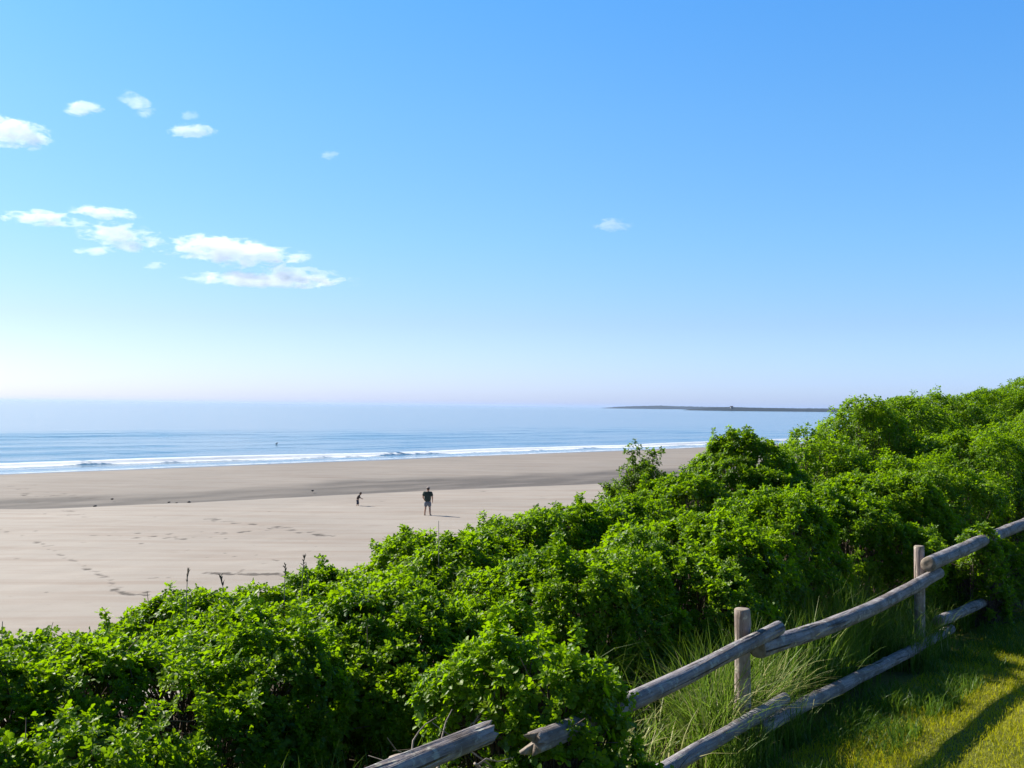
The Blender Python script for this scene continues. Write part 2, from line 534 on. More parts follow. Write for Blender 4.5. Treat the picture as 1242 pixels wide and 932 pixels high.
# far headlands ------------------------------------------------------------
def headland(name, label, dist, prof, zw, thick, mat):
    """prof: list of (photo x, metres high); a long low wooded ridge standing in the sea"""
    xs = np.array([p[0] for p in prof], float); hs = np.array([p[1] for p in prof], float)
    n = 260
    px = np.linspace(xs[0], xs[-1], n)
    h = np.interp(px, xs, hs)
    X = np.array([at_depth(q, 495, dist).x for q in px])
    k = np.linspace(0, 1, 26)
    P = np.zeros((n, len(k), 3))
    for j, t in enumerate(k):
        prf = math.sin(math.pi * min(1, max(0, t))) ** .55
        P[:, j, 0] = X
        P[:, j, 1] = dist + thick * t
        P[:, j, 2] = zw - 2 + (h + 2) * prf
    nz = vnoise(P * [1, 1, 0.0] / dist * 400, 1.1, 50) - .5
    nz2 = vnoise(P * [1, 1, 0.0] / dist * 400, 4.0, 51) - .5
    P[..., 2] += (h[:, None] * (.25 * nz + .25 * nz2)) * np.sin(math.pi * k)[None, :]
    o = link(name, grid_mesh(name, P), mat)
    tag(o, label, 'headland', kind='structure')
t = NT('far_woodland')
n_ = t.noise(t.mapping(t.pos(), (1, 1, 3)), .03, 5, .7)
FARWOOD = t.done(t.principled(t.ramp(n_, [(.35, (.030, .042, .054)), (.62, (.046, .058, .068)), (.75, (.12, .115, .115))]), .9, None, .1))  # dark wood tones shifted to blue, distance haze in the base colour
t = NT('haze_blue_woodland')
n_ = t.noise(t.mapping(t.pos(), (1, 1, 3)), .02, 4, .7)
FARWOOD_HAZED = t.done(t.principled(t.ramp(n_, [(.35, (.045, .062, .085)), (.65, (.065, .08, .10))]), .9, None, .1))  # paler, bluer copy of the woodland: more haze painted into the colour
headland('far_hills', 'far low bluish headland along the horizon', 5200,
         [(742, .4), (760, 9), (790, 14), (815, 16.5), (850, 14), (890, 13), (950, 11), (1000, 11), (1060, 13), (1150, 14), (1300, 16)], 0, 900, FARWOOD_HAZED)
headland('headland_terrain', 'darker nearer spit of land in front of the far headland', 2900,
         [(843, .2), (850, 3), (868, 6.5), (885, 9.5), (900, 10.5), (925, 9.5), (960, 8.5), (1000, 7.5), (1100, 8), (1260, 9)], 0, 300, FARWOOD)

# ------------------------------------------------------------------ tubes
def tube(pts, rads, seg=5, V=None, F=None):
    """append a tapered tube of quads to the lists V (arrays) and F"""
    pts = np.asarray(pts, float); n = len(pts)
    T = np.gradient(pts, axis=0)
    T /= np.linalg.norm(T, axis=1)[:, None] + 1e-9
    ref = np.array([0, 0, 1.0]) if abs(T[0][2]) < .9 else np.array([1.0, 0, 0])
    A = np.cross(T, ref); A /= np.linalg.norm(A, axis=1)[:, None] + 1e-9
    B = np.cross(T, A)
    th = np.linspace(0, 2 * math.pi, seg, endpoint=False)
    R = (A[:, None] * np.cos(th)[None, :, None] + B[:, None] * np.sin(th)[None, :, None]) * np.asarray(rads)[:, None, None] + pts[:, None]
    base = sum(len(v) for v in V)
    V.append(R.reshape(-1, 3))
    i = np.arange(n - 1)[:, None] * seg; j = np.arange(seg)[None]; j2 = (j + 1) % seg
    F.append((np.stack([i + j, i + j2, i + seg + j2, i + seg + j], -1).reshape(-1, 4)) + base)

# ------------------------------------------------------------------ fence
def log(name, pts, rad, parent, seed, groove=None, taper=.06, ragged=(0, 0), seg=20, mat=None):
    """a weathered pole along pts: rings with knots, bends, flats and sawn ends, one mesh"""
    rr = np.random.default_rng(seed)
    pts = np.array(pts, float)
    L = np.concatenate([[0], np.cumsum(np.linalg.norm(np.diff(pts, axis=0), axis=1))])
    n = max(8, int(L[-1] / .035))
    q = np.linspace(0, L[-1], n)
    # smooth path through the points
    k = len(pts)
    C = np.polynomial.polynomial.polyfit(L / L[-1], pts, min(k - 1, 3))
    path = np.stack([np.polynomial.polynomial.polyval(q / L[-1], C[:, i]) for i in range(3)], 1)
    ax = pts[-1] - pts[0]; ax /= np.linalg.norm(ax)
    path = path + .010 * (np.stack([vnoise(np.stack([q * 1.6, q * 0 + seed * 7.1 + i], -1), 1, seed) for i in range(3)], -1) - .5)
    T = np.gradient(path, axis=0); T /= np.linalg.norm(T, axis=1)[:, None]
    ref = np.array([0, 0, 1.0]) if abs(ax[2]) < .8 else np.array([0.0, 1.0, 0])
    A = np.cross(T, ref); A /= np.linalg.norm(A, axis=1)[:, None]
    B = np.cross(A, T)
    th = np.linspace(0, 2 * math.pi, seg + 1)
    rb = rad * (1 - taper * (q / L[-1] - .5))
    g = np.stack(np.meshgrid(q, th, indexing='ij'), -1)
    nz = vnoise(np.stack([g[..., 0] * 3.2, np.cos(g[..., 1]) * 1.1 + seed, np.sin(g[..., 1]) * 1.1], -1), 1, seed)
    nf = vnoise(np.stack([g[..., 0] * 3, np.cos(g[..., 1]) * 5 + seed, np.sin(g[..., 1]) * 5], -1), 1, seed + 3)
    R = rb[:, None] * (.90 + .18 * nz + .06 * nf)
    for _ in range(int(L[-1] * 1.6)):                     # knots
        kq, kt = rr.uniform(0, L[-1]), rr.uniform(0, 6.28)
        dt = np.angle(np.exp(1j * (g[..., 1] - kt)))
        R = R + rad * .16 * np.exp(-((g[..., 0] - kq) / .035) ** 2 - (dt / .4) ** 2)
    if groove is not None:                                # split along its length
        for ga, gd in groove:
            dt = np.angle(np.exp(1j * (g[..., 1] - ga - .25 * (nz - .5))))
            R = R * (1 - gd * np.exp(-(dt / .16) ** 2))
    ends = [0.0, L[-1]]
    off = np.zeros_like(R)
    for e, rg in ((0, ragged[0]), (1, ragged[1])):
        if rg:
            fall = np.clip(1 - (np.abs(g[..., 0] - ends[e])) / .12, 0, 1)
            off += (1 if e == 0 else -1) * rg * fall * (vnoise(np.stack([np.cos(g[..., 1]) * 3, np.sin(g[..., 1]) * 3, g[..., 1] * 0 + seed], -1), 1, seed + e))
    P = path[:, None] + A[:, None] * (R * np.cos(g[..., 1]))[..., None] + B[:, None] * (R * np.sin(g[..., 1]))[..., None] + T[:, None] * off[..., None]
    V = [P.reshape(-1, 3)]; w = seg + 1
    uv = [np.stack([g[..., 0] + seed * 1.37, g[..., 1] / 6.2832 * .3], -1).reshape(-1, 2)]
    idx = np.arange(n * w).reshape(n, w)
    F = [np.stack([idx[:-1, :-1], idx[:-1, 1:], idx[1:, 1:], idx[1:, :-1]], -1).reshape(-1, 4)]
    nb = n * w; cap = []
    for e, row in ((0, 0), (1, n - 1)):                   # sawn end: bevel ring then face
        c = P[row].mean(0); out = T[row] * (-1 if e == 0 else 1)
        rings = [c + (P[row] - c) * .90 + out * .006, c + (P[row] - c) * .45 + out * .005]
        prev = idx[row]
        for r_ in rings:
            V.append(r_); uv.append(np.stack([np.full(w, 9.0), np.linspace(0, .3, w)], -1))
            cur = np.arange(nb, nb + w); nb += w
            f = np.stack([prev[:-1], prev[1:], cur[1:], cur[:-1]], -1)
            cap.append(f if e == 1 else f[:, ::-1]); prev = cur
        V.append((c + out * .004)[None].repeat(w, 0)); uv.append(np.zeros((w, 2)))
        cur = np.arange(nb, nb + w); nb += w
        f = np.stack([prev[:-1], prev[1:], cur[1:], cur[:-1]], -1)
        cap.append(f if e == 1 else f[:, ::-1])
    nF = len(F[0]); F = np.concatenate(F + cap)
    V = np.concatenate(V)
    o3 = np.array(parent.location)
    me = np_mesh(name, V - o3, F, uv=np.concatenate(uv))
    o = link(name, me, mat or WOOD, parent)
    me.materials.append(SAWN)
    mi = np.zeros(len(F), dtype=np.int32); mi[nF:] = 1
    me.polygons.foreach_set('material_index', mi)
    return o

def fp(s, d, rz):
    x, y = fxy(s, d)
    return (float(x), float(y), 7.0 + rz)

gx, gy = fxy(0, 0)
fence = empty('log_fence', (float(gx), float(gy), float(ground_z(gx, gy))))
tag(fence, 'weathered grey round log fence with two rails running along the rose hedge', 'fence')
def post(s, top, d=0.0, r=.040, seed=1):
    x, y = fxy(s, d)
    log('post', [(float(x), float(y), float(ground_z(x, y)) - .4), (float(x) + .004, float(y), 5.5), (float(x), float(y), 7 + top)], r, fence, seed, taper=.08, mat=POSTWOOD)
post(-2.60, -1.125, .02, .042, 3)
post(0.0, -1.045, 0, .040, 4)
post(3.36, -1.065, 0, .040, 5)
post(8.4, -1.02, 0, .042, 6)
FR = -.092
log('rail', [fp(-5.6, FR, -1.11), fp(-4, FR, -1.10), fp(-2.27, FR, -1.093)], .038, fence, 11, groove=[(1.2, .35), (2.1, .12)], ragged=(0, .05))
log('rail', [fp(-2.12, FR - .02, -1.185), fp(-1.3, FR, -1.20), fp(-.5, FR, -1.19), fp(.27, FR, -1.172)], .039, fence, 12, ragged=(.16, 0), groove=[(2.0, .12)])
log('rail', [fp(.03, FR + .02, -1.245), fp(1.2, FR, -1.29), fp(2.3, FR, -1.305), fp(3.58, FR, -1.285)], .046, fence, 13, groove=[(1.7, .08)])
log('rail', [fp(3.22, FR - .01, -1.170), fp(4.6, FR, -1.18), fp(6, FR, -1.19), fp(8.6, FR, -1.20)], .055, fence, 14)
log('rail', [fp(8.2, FR, -1.12), fp(9.2, FR, -1.12), fp(10.6, FR, -1.13)], .055, fence, 15)
log('rail', [fp(-2.9, FR, -1.60), fp(-1.4, FR, -1.57), fp(-.5, FR, -1.565), fp(.34, FR, -1.563)], .036, fence, 16, groove=[(2.2, .15)])
log('rail', [fp(.02, FR + .01, -1.645), fp(1.5, FR, -1.70), fp(3, FR, -1.765), fp(3.95, FR, -1.79)], .039, fence, 17, groove=[(1.9, .12)])
log('rail', [fp(3.55, FR - .01, -1.665), fp(4.9, FR, -1.735), fp(6, FR, -1.78), fp(7.2, FR, -1.8)], .043, fence, 18)

# ------------------------------------------------------------------ leaf templates
def leaflet(L, Wd, fold, droop, two):
    """one folded leaflet along +x; returns verts, quads"""
    h = math.tan(fold)
    if two:
        V = [(0, 0, 0), (L * .30, Wd * .46, Wd * .46 * h - droop * .10 * L), (L * .74, Wd * .46, Wd * .46 * h - droop * .5 * L), (L, 0, -droop * L),
             (L * .74, -Wd * .46, Wd * .46 * h - droop * .5 * L), (L * .30, -Wd * .46, Wd * .46 * h - droop * .10 * L)]
        F = [(0, 3, 2, 1), (0, 5, 4, 3)]
        return np.array(V), np.array(F)
    V = [(0, 0, 0), (L * .5, Wd * .5, Wd * .3 * h), (L, 0, -droop * L), (L * .5, -Wd * .5, Wd * .3 * h)]
    return np.array(V), np.array([(0, 3, 2, 1)])

def rotz(a):
    c, s = math.cos(a), math.sin(a); return np.array([[c, -s, 0], [s, c, 0], [0, 0, 1]])
def roty(a):
    c, s = math.cos(a), math.sin(a); return np.array([[c, 0, s], [0, 1, 0], [-s, 0, c]])
def rotx(a):
    c, s = math.cos(a), math.sin(a); return np.array([[1, 0, 0], [0, c, -s], [0, s, c]])

def rosette(rr, nleaf, pairs, size, two):
    """a shoot tip seen from above: compound leaves fanning out round the stem"""
    Vs, Fs, Ts = [], [], []; nb = 0
    for i in range(nleaf):
        az = i * 2.4 + rr.normal(0, .3)
        lay = i / max(1, nleaf - 1)
        up = math.radians(-22 + 82 * lay ** 1.2 + rr.normal(0, 10))
        rl = size * (1.0 - .45 * lay) * rr.uniform(.8, 1.15)
        tw = rr.normal(0, .35)
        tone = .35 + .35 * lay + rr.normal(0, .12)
        m = rotz(az) @ roty(-up) @ rotx(tw)
        for j in range(pairs + 1):
            f = (j + 1.0) / (pairs + 1)
            for sd in ((1, -1) if j < pairs else (0,)):
                ln = rl * (.44 if sd else .50) * rr.uniform(.85, 1.15)
                v, fc = leaflet(ln, ln * .86, math.radians(rr.uniform(8, 30)), rr.uniform(.05, .3), two)
                base = np.array([rl * f * .72, 0, -.25 * rl * f * f])
                mm = rotz(sd * math.radians(rr.uniform(48, 70))) @ rotx(rr.normal(0, .3))
                v = (v @ mm.T + base) @ m.T
                v[:, 2] += lay * size * .30
                Vs.append(v); Fs.append(fc + nb); nb += len(v)
                Ts.append(np.full(len(v), np.clip(tone + rr.normal(0, .08), 0, 1)))
    return np.concatenate(Vs), np.concatenate(Fs), np.concatenate(Ts)

_tr = np.random.default_rng(3)
ROS_HI = [rosette(_tr, 8, 2, .058, True) for _ in range(14)]
ROS_MID = [rosette(_tr, 8, 2, .060, True) for _ in range(12)]
ROS_LO = [rosette(_tr, 7, 1, .074, True) for _ in range(10)]

def scatter(P, N, lib, rr, scale=(.8, 1.2), tone=None):
    """put a template at each point with its z along N and a random spin"""
    N = N / np.linalg.norm(N, axis=1)[:, None]
    ang = rr.uniform(0, 2 * math.pi, len(P))
    ref = np.where(np.abs(N[:, 2:3]) < .95, np.array([[0, 0, 1.0]]), np.array([[1.0, 0, 0]]))
    A = np.cross(ref, N); A /= np.linalg.norm(A, axis=1)[:, None]
    B = np.cross(N, A)
    c, s = np.cos(ang)[:, None], np.sin(ang)[:, None]
    X = A * c + B * s; Y = -A * s + B * c
    R = np.stack([X, Y, N], 2)                    # columns
    sc = rr.uniform(*scale, len(P))
    which = rr.integers(0, len(lib), len(P))
    Vs, Fs, Ts = [], [], []; nb = 0
    for k, (v, f, t) in enumerate(lib):
        m = np.where(which == k)[0]
        if not len(m): continue
        w = np.einsum('nij,vj->nvi', R[m], v) * sc[m][:, None, None] + P[m][:, None]
        Vs.append(w.reshape(-1, 3))
        Fs.append((f[None] + (np.arange(len(m)) * len(v))[:, None, None]).reshape(-1, f.shape[1]) + nb)
        tt = t[None] + (rr.normal(0, .12, len(m)) if tone is None else tone[m])[:, None]
        Ts.append(np.clip(tt, 0, 1).ravel())
        nb += len(m) * len(v)
    return np.concatenate(Vs), np.concatenate(Fs), np.concatenate(Ts)

# ------------------------------------------------------------------ the rose hedge
# (s along the fence, d seaward of it, half width along, half width across, height, label)
BUSH = [
    # seaward row, from the near end of the hedge to the far end
    (-4.6, 2.4, 1.0, .95, .40, 'low leafy rose bush at the near seaward end of the hedge, outside the frame edge'),
    (-3.3, 2.5, .95, .9, .43, 'low rose bush whose top stands against the pale sand at the left edge'),
    (-2.2, 2.6, .8, .85, .49, 'low rose bush with two upright sprigs against the sand, left of the seed stalks'),
    (-1.2, 2.6, .75, .85, .60, 'rounded rose bush below the dry seed stalks on the seaward side of the hedge'),
    (-.25, 2.5, .65, .8, .71, 'rose bush on the hedge crest stepping up from its neighbour, below the child'),
    (.75, 2.5, .75, .85, .95, 'domed rose bush on the hedge crest just right of and below the standing man'),
    (1.9, 2.5, .8, .85, 1.05, 'broad rose bush on the crest in front of the pale upper sand'),
    (3.1, 2.5, .85, .85, 1.06, 'rose bush on the crest directly in front of the tall leggy shrub'),
    (4.4, 2.5, .7, .8, 1.30, 'rose bush with a square shoulder standing against the end of the visible sand'),
    (5.75, 2.5, .72, .75, 1.84, 'round domed rose bush standing out against the white breaker and blue water'),
    (7.3, 2.3, .75, .85, 1.90, 'mid-height rose bush between the round dome and the knobbly tall one'),
    (9.15, 2.3, .58, .75, 2.40, 'tall rose bush whose knobbly top sprig reaches the headland on the horizon'),
    (10.9, 2.2, 1.0, 1.0, 2.42, 'big rose bush rising above the horizon where the headland ends'),
    (13.2, 2.1, 1.2, 1.1, 2.56, 'tall rose bush against the sky, second of the high ones from the headland'),
    (16.4, 2.0, 1.7, 1.2, 2.74, 'tall rose bush against the sky near the right edge of the view'),
    (20.4, 2.0, 2.1, 1.3, 3.00, 'tallest farthest rose bush against the sky at the right edge'),
    # landward row
    (-4.3, 2.0, .95, .62, .43, 'low rose bush at the nearest corner, beside the split rail end'),
    (-3.1, 2.0, .85, .62, .49, 'glossy rose bush in the near left corner of the hedge'),
    (-2.05, 1.85, .85, .68, .59, 'rose bush with bare brown stems showing through below, behind the split rail'),
    (-1.70, .20, .32, .44, .92, 'bulging front rose bush with a rounded top, behind the broken rail end'),
    (-.85, 1.55, .75, .7, .70, 'rose bush in the middle of the low hedge between the bulging one and the crest'),
    (.55, 1.40, .75, .70, .92, 'rose bush across a dark gap from the bulging front one'),
    (1.7, 1.20, .80, .70, 1.06, 'rose bush behind the tall grass and the nearest whole fence post'),
    (2.95, 1.12, .85, .70, 1.18, 'rose bush behind the middle of the longest top rail'),
    (4.4, 1.00, .85, .72, 1.28, 'rose bush behind the farther fence post with its sawn rail end'),
    (5.9, 1.05, .9, .82, 1.42, 'rose bush arching over the far top rail'),
    (7.5, 1.1, 1.0, .9, 1.66, 'full rose bush swelling up behind the far top rail'),
    (9.6, 1.1, 1.2, 1.05, 1.86, 'tall rose bush with dark hollows, inland of the high crest'),
    (12.2, .9, 1.5, 1.15, 2.05, 'tall inland rose bush at the right edge with shaded lower branches'),
    (15.5, .8, 1.8, 1.2, 2.25, 'farthest inland rose bush, beyond the right edge of the fence'),
    # sprawling growth on the lawn side of the fence
    (6.1, .20, .85, .48, .78, 'shaded rose bush under the far top rail, deep in the hedge shadow'),
    (5.25, -.04, .26, .26, .98, 'small leafy rose sprout hanging over the far top rail just past its sawn end'),
    (-1.62, -.28, .24, .20, .36, 'shaded rose sprout spilling over the rails at the left end of the tall grass'),
    (-1.92, -.40, .55, .28, .28, 'low dark rose bush sprawling in front of the fence below the broken rail'),
]

def sun_hash(i): return np.random.default_rng(1000 + i)

LOBES = []          # (bush index, centre xyz, radii)
for bi, (s, d, rs, rd, h, lab) in enumerate(BUSH):
    rr = sun_hash(bi)
    x, y = fxy(s, d); x, y = float(x), float(y)
    gz = float(lawn_z(s)) if d < 3 else float(ground_z(x, y))
    LOBES.append((bi, np.array([x, y, gz + h * .36]), np.array([rs, rd, h * .56])))
    nl = 7 if h < 1 else 10
    for k in range(nl):
        a = k * 2.399 + rr.uniform(0, 1); el = math.radians(rr.uniform(8, 78))
        q = np.array([math.cos(a) * math.cos(el), math.sin(a) * math.cos(el), math.sin(el)]) * np.array([rs, rd, h * .50]) * .92
        px_, py_ = q[0] * UV_ + q[1] * NV_
        rl = rr.uniform(.26, .42) * min(rs, 1.1)
        c = np.array([x + px_, y + py_, gz + h * .36 + q[2] - rl * .22])
        LOBES.append((bi, c, np.array([rl, rl, rl * rr.uniform(.7, 1.0)])))
LC = np.array([l[1] for l in LOBES]); LR = np.array([l[2] for l in LOBES]); LB = np.array([l[0] for l in LOBES])

def to_local(v):
    """world xy offset -> along / across the fence"""
    return np.stack([v[..., 0] * UV_[0] + v[..., 1] * UV_[1], v[..., 0] * NV_[0] + v[..., 1] * NV_[1], v[..., 2]], -1)
def to_world(v):
    return np.stack([v[..., 0] * UV_[0] + v[..., 1] * NV_[0], v[..., 0] * UV_[1] + v[..., 1] * NV_[1], v[..., 2]], -1)

def bush_points(bi, spacing, rr, shrink=1.0):
    P, N = [], []
    for li in np.where(LB == bi)[0]:
        c, R = LC[li], LR[li]
        area = 4 * math.pi * ((R[0] * R[1]) ** 1.6 / 3 + (R[0] * R[2]) ** 1.6 / 3 + (R[1] * R[2]) ** 1.6 / 3) ** (1 / 1.6)
        n = int(area / spacing ** 2)
        q = rr.normal(size=(n, 3)); q /= np.linalg.norm(q, axis=1)[:, None]
        q = q[q[:, 2] > -.55]
        p = to_world(q * R) + c
        nn = to_world(q / R); nn /= np.linalg.norm(nn, axis=1)[:, None]
        p = c + (p - c) * shrink
        bump = vnoise(p, 3.6, 60) - .55
        bump2 = vnoise(p, 9.0, 61) - .5
        am = .5 + .5 * sstep(.6, 1.3, R.max() * 0 + BUSH[bi][4])
        p = p + nn * (am * (.26 * bump + .11 * bump2) + rr.normal(0, .010, len(p)))[:, None]
        keep = np.ones(len(p), bool)
        near = np.where(np.linalg.norm(LC - c, axis=1) < (R.max() + LR.max(1)))[0]
        for lj in near:
            if lj == li: continue
            e = to_local(p - LC[lj]) / (LR[lj] * .90 * shrink)
            keep &= (e ** 2).sum(1) > 1
        P.append(p[keep]); N.append(nn[keep])
    P, N = np.concatenate(P), np.concatenate(N)
    return P, N

def in_front(p):
    return None

n_ros = 0
for bi, (s, d, rs, rd, h, lab) in enumerate(BUSH):
    rr = sun_hash(bi + 500)
    x, y = fxy(s, d); x, y = float(x), float(y)
    gz = float(lawn_z(s))
    dist = math.hypot(x, y)
    root = empty('rose_bush', (x, y, gz))
    tag(root, lab, 'bush', 'rose bushes of the hedge')
    lib, sp = (ROS_HI, .058) if dist < 7.2 else ((ROS_MID, .068) if dist < 13 else (ROS_LO, .076))
    P, N = bush_points(bi, sp, rr)
    hz = (P[:, 2] - gz) / h
    gap = vnoise(P, 3.1, 63) * .6 + vnoise(P, 7.5, 64) * .4
    low = sstep(.02, .42, hz)
    keep = (gap > .355 + .14 * (1 - low)) & (rr.uniform(size=len(P)) < .15 + .85 * low) & (P[:, 2] > gz + .03)
    P, N = P[keep], N[keep]
    # a thinner shell deeper inside
    P2, N2 = bush_points(bi, sp * 1.5, rr, .86)
    k2 = (P2[:, 2] > gz + .12 * h) & (rr.uniform(size=len(P2)) < .75)
    P2, N2 = P2[k2], N2[k2]
    # sprigs that stand proud of the outline
    top = np.where((N[:, 2] > .45) & (rr.uniform(size=len(P)) < .018))[0]
    Ps, Ns = [], []
    for i in top:
        up = np.array([rr.normal(0, .25), rr.normal(0, .25), 1.0]); up /= np.linalg.norm(up)
        for q in range(rr.integers(2, 4)):
            Ps.append(P[i] + up * (.05 * (q + 1))); Ns.append(up + rr.normal(0, .3, 3))
    A = [P, P2] + ([np.array(Ps)] if Ps else [])
    B = [N, N2] + ([np.array(Ns)] if Ps else [])
    PP, NN = np.concatenate(A), np.concatenate(B)
    up = np.array([0, 0, 1.0])
    NN = NN * .75 + up * .55 + rr.normal(0, .16, NN.shape)
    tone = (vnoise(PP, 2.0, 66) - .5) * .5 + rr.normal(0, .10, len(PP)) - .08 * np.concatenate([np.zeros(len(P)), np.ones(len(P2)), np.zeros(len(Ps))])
    V, F, Tn = scatter(PP, NN, lib, rr, (.75, 1.25), tone)
    n_ros += len(PP)
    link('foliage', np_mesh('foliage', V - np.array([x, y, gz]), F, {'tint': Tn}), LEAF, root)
    # stems
    Vt, Ft = [], []
    sel = rr.choice(len(P), min(len(P), int(110 + 70 * h)), replace=False)
    for i in sel:
        b = np.array([x, y, gz - .03]) + np.append((P[i][:2] - np.array([x, y])) * rr.uniform(.35, .75), 0)
        b[2] = float(ground_z(b[0], b[1])) - .03
        e = P[i] - N[i] * .02
        mid = (b + e) / 2 + np.append((e[:2] - b[:2]) * -.12, .12 * h) + rr.normal(0, .04, 3)
        t_ = np.linspace(0, 1, 7)[:, None]
        c = (1 - t_) ** 2 * b + 2 * t_ * (1 - t_) * mid + t_ ** 2 * e + rr.normal(0, .008, (7, 3))
        tube(c, np.linspace(.006, .0022, 7) * rr.uniform(.7, 1.3), 4, Vt, Ft)
        for _ in range(2):                                   # side twigs
            q = rr.integers(2, 6); dr = rr.normal(0, 1, 3); dr[2] = abs(dr[2]); dr /= np.linalg.norm(dr)
            w = np.linspace(0, 1, 4)[:, None]
            tube(c[q] + dr * w * rr.uniform(.08, .22) + rr.normal(0, .006, (4, 3)), np.linspace(.003, .0014, 4), 4, Vt, Ft)
    link('stem', np_mesh('stem', np.concatenate(Vt) - np.array([x, y, gz]), np.concatenate(Ft)), TWIG, root)
print('rosettes', n_ros)

# ------------------------------------------------------------------ leggy shrub standing seaward of the crest
def open_shrub(px, pyt, depth, h, rad, n_br, label, mat, group=None, dens=20):
    top = at_depth(px, pyt, depth)
    x, y = top.x, top.y
    gz = top.z - h
    rr = np.random.default_rng(int(px * 3 + depth))
    root = empty('leggy_shrub', (x, y, gz))
    tag(root, label, 'shrub', group)
    Vt, Ft, PP, NN = [], [], [], []
    for k in range(n_br):
        a = rr.uniform(0, 6.28); r_ = rad * math.sqrt(rr.uniform(.02, 1))
        e = np.array([x + r_ * math.cos(a), y + r_ * math.sin(a), gz + h * rr.uniform(.62, 1.0) * (1 - .25 * (r_ / rad) ** 2)])
        b = np.array([x + .04 * r_ * math.cos(a), y + .04 * r_ * math.sin(a), gz - .25])
        mid = (b + e) / 2 + np.array([0, 0, .15 * h]) + rr.normal(0, .06, 3)
        t_ = np.linspace(0, 1, 9)[:, None]
        c = (1 - t_) ** 2 * b + 2 * t_ * (1 - t_) * mid + t_ ** 2 * e + rr.normal(0, .01, (9, 3))
        tube(c, np.linspace(.012, .003, 9), 5, Vt, Ft)
        for _ in range(dens):
            q = rr.uniform(.5, 1.0); i = min(7, int(q * 8))
            p = c[i] + (c[i + 1] - c[i]) * (q * 8 - i)
            dr = rr.normal(0, 1, 3); dr[2] += .5; dr /= np.linalg.norm(dr)
            tip = p + dr * rr.uniform(.03, .16)
            tube(np.linspace(p, tip, 3), [.003, .002, .0012], 4, Vt, Ft)
            PP.append(tip); NN.append(dr + [0, 0, .5])
    link('stem', np_mesh('stem', np.concatenate(Vt) - [x, y, gz], np.concatenate(Ft)), TWIG, root)
    V, F, T = scatter(np.array(PP), np.array(NN), ROS_MID, rr, (.8, 1.3))
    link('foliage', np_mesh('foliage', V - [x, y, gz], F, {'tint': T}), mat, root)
open_shrub(776, 541, 12.0, 1.25, .42, 24, 'upright leggy shrub with gaps between its branches, standing against the sand', LEAF2)
open_shrub(748, 566, 11.9, .9, .28, 7, 'smaller sparse shrub at the left foot of the upright leggy one', LEAF2, dens=10)
open_shrub(808, 572, 12.9, .8, .25, 4, 'thin bare-topped shrub between the leggy shrub and the hedge', LEAF2, dens=6)

# ------------------------------------------------------------------ grass
def blades(P, Hh, Wd, lean, rr, nseg=4, curl=1.0, tone=None):
    n = len(P)
    az = rr.uniform(0, 2 * math.pi, n)
    dx, dy = np.cos(az), np.sin(az)
    fz = rr.uniform(0, 2 * math.pi, n)
    wx, wy = np.cos(fz), np.sin(fz)
    Vs = np.zeros((n, nseg + 1, 2, 3))
    for k in range(nseg + 1):
        t = k / nseg
        out = lean * Hh * (t ** 2) * curl
        z = Hh * (t - .35 * np.clip(lean, 0, 1.4) * t ** 3)
        w = Wd * (1 - t ** 1.6) * .5 + .0003
        c = np.stack([P[:, 0] + dx * out, P[:, 1] + dy * out, P[:, 2] + z], -1)
        side = np.stack([wx * w, wy * w, 0 * w], -1)
        Vs[:, k, 0] = c - side; Vs[:, k, 1] = c + side
    V = Vs.reshape(-1, 3)
    i = (np.arange(n) * (nseg + 1) * 2)[:, None] + (np.arange(nseg) * 2)[None]
    F = np.stack([i, i + 1, i + 3, i + 2], -1).reshape(-1, 4)
    T = np.repeat(np.clip(tone, 0, 1), (nseg + 1) * 2)
    return V, F, T

def tall_grass():
    rr = np.random.default_rng(21)
    def zone(n, s0, s1, d0, d1, h0, h1, tone, sd=.15, lean=(.15, .9), clump=1.0, w=(.004, .008)):
        s = rr.uniform(s0, s1, n); d = rr.uniform(d0, d1, n)
        x, y = fxy(s, d)
        P = np.stack([x, y, ground_z(x, y) - .01], -1)
        c = vnoise(P, 2.6, 71)
        k = rr.uniform(size=n) < clump * sstep(.25, .62, c) + .12
        P, c = P[k], c[k]
        H = rr.uniform(h0, h1, len(P)) * (.55 + .75 * c)
        return blades(P, H, rr.uniform(*w, len(P)), rr.uniform(*lean, len(P)), rr, 5, 1, tone + rr.normal(0, sd, len(P)))
    Z = [zone(6500, -1.3, 6.5, -.04, .45, .20, .46, .40, .15, (.15, .7)),
         zone(4200, -.9, 5.5, .2, 1.2, .35, .75, .46), zone(3400, -.2, 4.4, .02, .6, .38, .72, .42, .14, (.08, .5), 1.0, (.005, .010)), zone(900, -.55, .55, -.17, -.02, .12, .34, .45, .2, (.1, .6)), zone(700, 2.9, 4.0, -.17, -.02, .12, .32, .42, .2, (.1, .6)),
         zone(3400, -1.25, .6, .0, .5, .30, .60, .84, .25, (.25, 1.0), 1.0, (.006, .012)),
         zone(1100, 2.6, 3.9, -.14, .30, .30, .60, .5, .2),
         zone(9000, -1.2, 7, -.62, -.1, .05, .15, .24),
         zone(2600, -3.6, -1.2, -.7, 1.6, .15, .40, .40)]
    nb = 0; Vs, Fs, Ts = [], [], []
    for v, f, t in Z:
        Vs.append(v); Fs.append(f + nb); Ts.append(t); nb += len(v)
    me = np_mesh('tall_grass', np.concatenate(Vs), np.concatenate(Fs), {'tint': np.concatenate(Ts)})
    tag(link('tall_grass', me, GRASSM), 'long green and straw coloured grass growing through the fence', 'grass', kind='stuff')
tall_grass()

